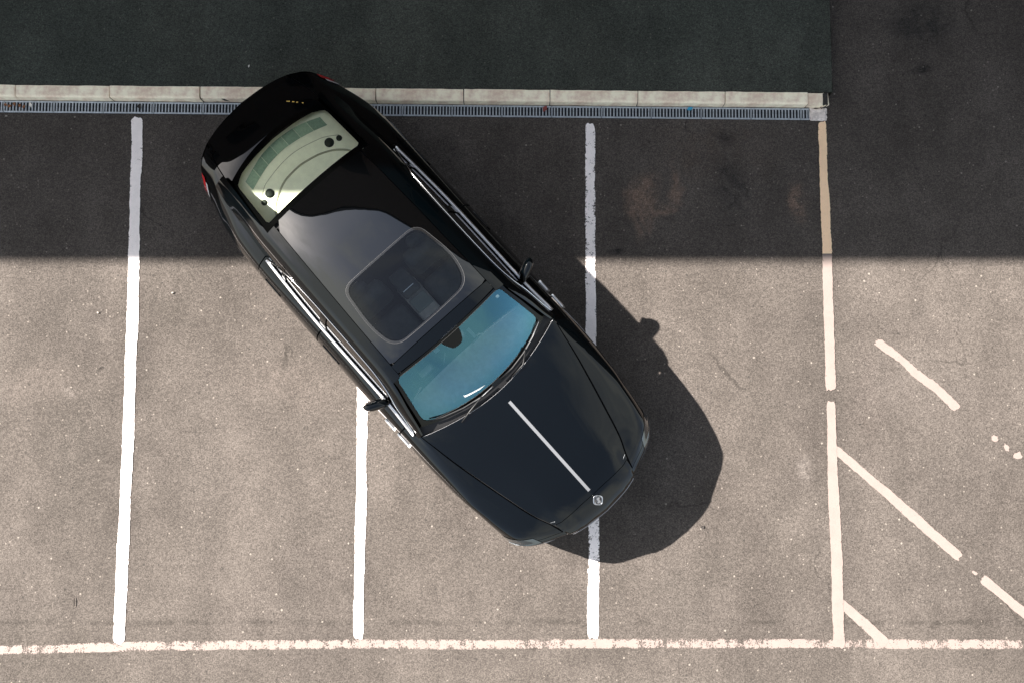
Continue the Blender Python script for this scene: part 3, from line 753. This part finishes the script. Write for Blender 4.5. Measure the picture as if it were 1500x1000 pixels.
# bonnet strip, badge
V = []; N = 40
for k in range(N + 1):
    x = 1.216 + (2.25 - 1.216) * k / N; z = P(x, 0).z
    for y, dz in ((-.0145, 0), (-.0125, .006), (.0125, .006), (.0145, 0)): V.append((x, y, z + dz))
tube_f = [(4 * k + j, 4 * k + 4 + j, 4 * k + 5 + j, 4 * k + 1 + j) for k in range(N) for j in range(3)] + [(0, 1, 2, 3), (4 * N + 3, 4 * N + 2, 4 * N + 1, 4 * N)]
mesh_obj('bonnet_strip', V, tube_f, M['satin'], car, False)
bx, bz = 2.365, P(2.375, 0).z + .004; sl = (P(2.40, 0).z - P(2.33, 0).z) / .07
def bmap(p, dz=0): return Vector((bx + p.x, p.y, P(2.365, 0).z + .008 + sl * p.x + dz))
dia = round_poly([(-.058, 0), (0, .055), (.058, 0), (0, -.055)], .028, 40)
bd = disc('badge', lambda p: bmap(p), dia, M['satin'], car, 3)
tube('badge_rim', [tuple(bmap(p)) for p in dia], .004, M['chrome'], bd, 6, True)
def arc(cx, cy, r, a0, a1, n=9): return [(cx + r * math.cos(R(a0 + (a1 - a0) * i / (n - 1))), cy + r * math.sin(R(a0 + (a1 - a0) * i / (n - 1)))) for i in range(n)]
for pts in (arc(-.012, .012, .017, -10, 200), arc(.012, -.012, .017, 170, 380), [(-.036, .0), (-.004, -.030)], [(.036, .0), (.004, .030)]):
    tube('badge_mark', [tuple(bmap(Vector(p), .003)) for p in pts], .0032, M['black'], bd, 5)

# nose trim, grille and lamps
tube('grille_trim', [tuple(P(2.515, q) + Vector((.004, 0, .004))) for q in [-1.8 + 3.6 * k / 40 for k in range(41)]], .004, M['rim'], car, 6)
panel('grille', -1.9, 1.9, 2.60, 2.92, M['black'], 24, 8, off=.006)
for sg in (1, -1):
    hlp = panel('headlight', sg * 3.3, sg * 5.0, 2.42, 2.56, M['dark_lens'], 16, 8, off=.004)
    tube('lamp_trim', [tuple(P(2.512, sg * q) + Vector((.004, 0, .004))) for q in [2.7 + 1.0 * k / 12 for k in range(13)]], .002, M['dim_trim'], hlp, 5)
    tube('lamp_trim', [tuple(P(2.50, sg * q) + Vector((.002, sg * .004, .004))) for q in [4.35 + .5 * k / 8 for k in range(9)]], .002, M['dim_trim'], hlp, 5)
    tube('bumper_line', [tuple(P(2.315 + .014, sg * q) + Vector((0, 0, .001))) for q in [1.75 + .2 * k / 4 for k in range(5)]], .0025, M['dim_trim'], car, 5)
    tl = panel('tail_light', sg * 3.9, sg * 5.15, -2.385, -2.335, M['red_lens'], 12, 8, off=.007)
    panel('clear_lens', sg * 4.1, sg * 5.1, -2.33, -2.30, M['clear_lens'], 8, 4, off=.007, parent=tl)
for k, (dx, dy, l) in enumerate(((0, 0, .03), (.035, .03, .02), (.062, .052, .016), (.10, .085, .014))):  # yellow reflection on the boot lid, shaped as small gold bars
    o = bm_obj('gold_reflection_bar', box_bm(.008, l, .004, .001, 1), M['gold'], car); x, y = -2.025 + dx, .315 + dy; o.location = (x, y, P(x, 1.2).z + .003); o.rotation_euler = (0, 0, -.75)
# mirrors
for sg in (1, -1):
    bm = bmesh.new(); bmesh.ops.create_icosphere(bm, subdivisions=4, radius=1)
    for v in bm.verts:
        c = v.co; f = lambda t, e: math.copysign(abs(t) ** e, t)
        x, y, z = f(c.x, .75) * .052, f(c.y, .7) * .105, f(c.z, .75) * .07
        if x < 0: x *= .75
        y2 = y * .93; x2 = x - .42 * y2
        v.co = Vector((x2, sg * y2, z + .02 * (y / .1)))
    mr = bm_obj('door_mirror', bm, M['paint'], car, True); mr.location = (.475, sg * .862, 1.025)
    tube('mirror_stalk', [(.05, -sg * .10, -.07), (.03, -sg * .06, -.045), (.01, 0, -.03)], .02, M['black'], mr, 8)
    gm = bm_obj('mirror_glass', box_bm(.006, .15, .09, .003, 1), M['chrome'], mr); gm.location = (-.043, 0, 0); gm.rotation_euler = (0, 0, sg * .40)

# wheels
def lathe(prof, n=40):
    V, Fc = [], []
    for k in range(n):
        a = 2 * math.pi * k / n
        for r, y in prof: V.append((r * math.cos(a), y, r * math.sin(a)))
    m = len(prof)
    for k in range(n):
        for j in range(m - 1): Fc.append((k * m + j, k * m + j + 1, ((k + 1) % n) * m + j + 1, ((k + 1) % n) * m + j))
    return V, Fc
for wx in WX:
    for sg in (1, -1):
        wh = empty('wheel', (wx, sg * (.77 if wx > 0 else .74), .345), 0, car)
        V, Fc = lathe([(.235, -.105), (.31, -.115), (.338, -.1), (.345, -.06), (.345, .06), (.338, .1), (.31, .115), (.235, .105)])
        mesh_obj('tyre', V, Fc, M['rubber'], wh)
        bm = bmesh.new()
        for k in range(10):
            from mathutils import Euler
            box_bm(.21, .03, .035, .006, 1, (0, 0, 0), None) if False else None
            a = 2 * math.pi * k / 10; b = box_bm(.2, .025, .03, .005, 1, (.13, sg * .085, 0))
            for v in b.verts: x, z = v.co.x, v.co.z; v.co.x = x * math.cos(a) - z * math.sin(a); v.co.z = x * math.sin(a) + z * math.cos(a)
            me = bpy.data.meshes.new('t'); b.to_mesh(me); b.free(); bm.from_mesh(me); bpy.data.meshes.remove(me)
        V, Fc = lathe([(.0, sg * .09), (.05, sg * .09), (.05, sg * .06)], 20); me = bpy.data.meshes.new('t'); me.from_pydata(V, [], Fc); bm.from_mesh(me); bpy.data.meshes.remove(me)
        V, Fc = lathe([(.22, sg * .105), (.24, sg * .105), (.23, -.1)]); me = bpy.data.meshes.new('t'); me.from_pydata(V, [], Fc); bm.from_mesh(me); bpy.data.meshes.remove(me)
        bm_obj('rim', bm, M['rim'], wh)

# ---- interior
def dashf(u, v):
    y = (v - .5) * 2 * .665; x = .622 + .03 * (y / .66) ** 2 + u * (1.0 - .622 - .17 * (y / .66) ** 2)
    return Vector((x, y, .945 - .02 * u + .012 * math.sin(u * 3.1) - .02 * (abs(y) / .66) ** 4))
db = grid_obj('dashboard', dashf, 14, 40, M['dash'], car)
grid_obj('dashboard_face', lambda u, v: Vector((.622 + .03 * ((v - .5) * 2) ** 2 + .05 * u, (v - .5) * 2 * .665, .944 - .02 * (abs(v - .5) * 2) ** 4 - .4 * u)), 4, 30, M['inner'], db)
tube('dash_edge_strip', [(.622 + .03 * (y / .66) ** 2 + (.0 if y > .21 else -.02), y, .953 - .02 * (abs(y) / .66) ** 4) for y in [.17 + .48 * k / 20 for k in range(21)]], .0085, M['paper'], db, 6)  # pale strip along the rear edge of the dash top
tube('dash_edge_strip', [(.66 - .05 * (k / 6), -.63 + .15 * k / 6, .955) for k in range(7)], .007, M['paper'], db, 6)
tube('dash_grey_strip', [(.60 - .07 * (k / 6), -.21 + .08 * k / 6, .95) for k in range(7)], .005, M['console'], db, 6)  # short slanting grey strip just behind the dash edge
# steering wheel in front of the right-hand seat
pts = []
for k in range(32):
    a = 2 * math.pi * k / 32; y = math.cos(a) * .18; h = math.sin(a) * .18; pts.append((.52 + h * .42, -.36 + y, .86 + h * .9))
sw = tube('steering_wheel', pts, .015, M['black'], car, 8, True)
bm = box_bm(.06, .14, .1, .02, 2, (.53, -.36, .86)); bm_obj('hub', bm, M['console'], sw)
im = bm_obj('interior_mirror', box_bm(.03, .2, .06, .012, 2), M['black'], car); im.location = (.50, .03, 1.29); im.rotation_euler = (0, .3, 0)
sk = disc('windscreen_dot', scr(wscreen, -.004), round_poly([(.52, .06), (.55, .06), (.55, .09), (.52, .09)], .012, 16), M['paper'], ws, 2)  # small pale dot inside the upper corner of the windscreen
# sensor connector strips beside the mirror mount
for (ya, yb, v0, v1) in ((-.20, -.15, .03, .06), (.135, .165, .08, .18), (.10, .17, .185, .20)):
    disc('sensor_bracket', scr(wscreen, -.007), round_poly([(ya, v0), (yb, v0), (yb, v1), (ya, v1)], .004, 16), M['console'], ws, 2)
for sg in (1, -1):
    st = bm_obj('front_seat', box_bm(.52, .50, .16, .06, 3, (.12, sg * .37, .50)), M['seat'], car, True)
    bk = bm_obj('backrest', box_bm(.15, .48, .62, .06, 3, (-.26, sg * .37, .82), rot=None), M['seat'], st, True)
    bm_obj('headrest', box_bm(.10, .27, .17, .05, 3, (-.33, sg * .37, 1.20)), M['seat'], st, True)
rs = bm_obj('rear_seat', box_bm(.5, 1.25, .17, .06, 3, (-.85, 0, .50)), M['seat'], car, True)
bm_obj('backrest', box_bm(.16, 1.25, .6, .06, 3, (-1.1, 0, .78)), M['seat'], rs, True)
cn = bm_obj('centre_console', box_bm(.75, .20, .30, .03, 3, (.15, .01, .55)), M['dash'], car, True)
bm_obj('armrest', box_bm(.26, .18, .08, .025, 3, (-.20, .01, .74)), M['seat'], cn, True)
bm_obj('console_lid', box_bm(.14, .17, .02, .006, 2, (.02, .01, .71)), M['console'], cn)
bm_obj('console_strip', box_bm(.014, .125, .012, .003, 1, (-.135, .005, .785)), M['chrome'], cn)
for sg in (1, -1): grid_obj('door_lining', lambda u, v, sg=sg: Vector((-1.1 + 2.0 * u, sg * (.70 - .0 * v), .95 - .7 * v)), 4, 4, M['dash'], car)

# parcel shelf under the rear window
def shelf(x, y, dz=0): return Vector((x, y, 1.005 - .045 * ((x + 1.86) / .7) * 0 + dz))
def sf(u, v):
    w = (v - .5) * 2; xr = -1.892 + .105 * w * w; return shelf(xr + (-1.17 - xr) * u, w * .53)
sh = grid_obj('parcel_shelf', sf, 14, 30, M['cream'], car)
rb = [(-.43, -1.742, -1.644), (-.3, -1.79, -1.69), (-.15, -1.832, -1.727), (0, -1.845, -1.738), (.15, -1.832, -1.722), (.3, -1.795, -1.688), (.436, -1.741, -1.645)]
ro = [(a, b) for a, b, c in rb]; ri = [(a, c) for a, b, c in rb]
for k in range(7):
    y0 = -.432 + k * .1236; y1 = y0 + .1236 - .003; V = []
    for j in range(6):
        y = y0 + (y1 - y0) * j / 5; V += [tuple(shelf(curve(ro, y), y, .004)), tuple(shelf(curve(ri, y), y, .004))]
    mesh_obj('shelf_vent', V, [(2 * j, 2 * j + 1, 2 * j + 3, 2 * j + 2) for j in range(5)], M['sage'] if k not in (0, 3, 5) else M['sage_light'], sh)
for (x, y, r) in ((-1.517, .34, .042), (-1.489, .431, .026), (-1.523, -.342, .040), (-1.493, -.431, .026)):
    N = 28; V = [(x, y, 1.013)] + [(x + r * math.cos(2 * math.pi * k / N), y + r * math.sin(2 * math.pi * k / N), 1.010) for k in range(N)] + [(x + r * 1.02 * math.cos(2 * math.pi * k / N), y + r * 1.02 * math.sin(2 * math.pi * k / N), 1.004) for k in range(N)]
    Fc = [(0, 1 + k, 1 + (k + 1) % N) for k in range(N)] + [(1 + k, 1 + N + k, 1 + N + (k + 1) % N, 1 + (k + 1) % N) for k in range(N)]
    mesh_obj('speaker_cover', V, Fc, M['speaker'], sh)
ga = [(-.45, -1.25), (-.42, -1.35), (-.33, -1.44), (-.14, -1.525), (0, -1.535), (.16, -1.51), (.3, -1.455), (.42, -1.355), (.46, -1.28)]
tube('shelf_seam', [tuple(shelf(curve(ga, y), y, .001)) for y in [-.45 + .91 * k / 40 for k in range(41)]], .009, M['groove'], sh, 6, flat=.4)
ga2 = [(-.47, -1.50), (-.3, -1.615), (0, -1.66), (.3, -1.60), (.47, -1.50)]
tube('shelf_seam', [tuple(shelf(curve(ga2, y), y, .0005)) for y in [-.45 + .90 * k / 40 for k in range(41)]], .0025, M['groove'], sh, 6, flat=.4)
tube('shelf_label', [tuple(shelf(-1.34, y, .003)) for y in (.0, .03, .06)], .003, M['groove'], sh, 5)
for y in (-.40, .40): bm_obj('belt_guide', box_bm(.02, .035, .01, .003, 1, (-1.245, y, 1.012)), M['black'], sh)
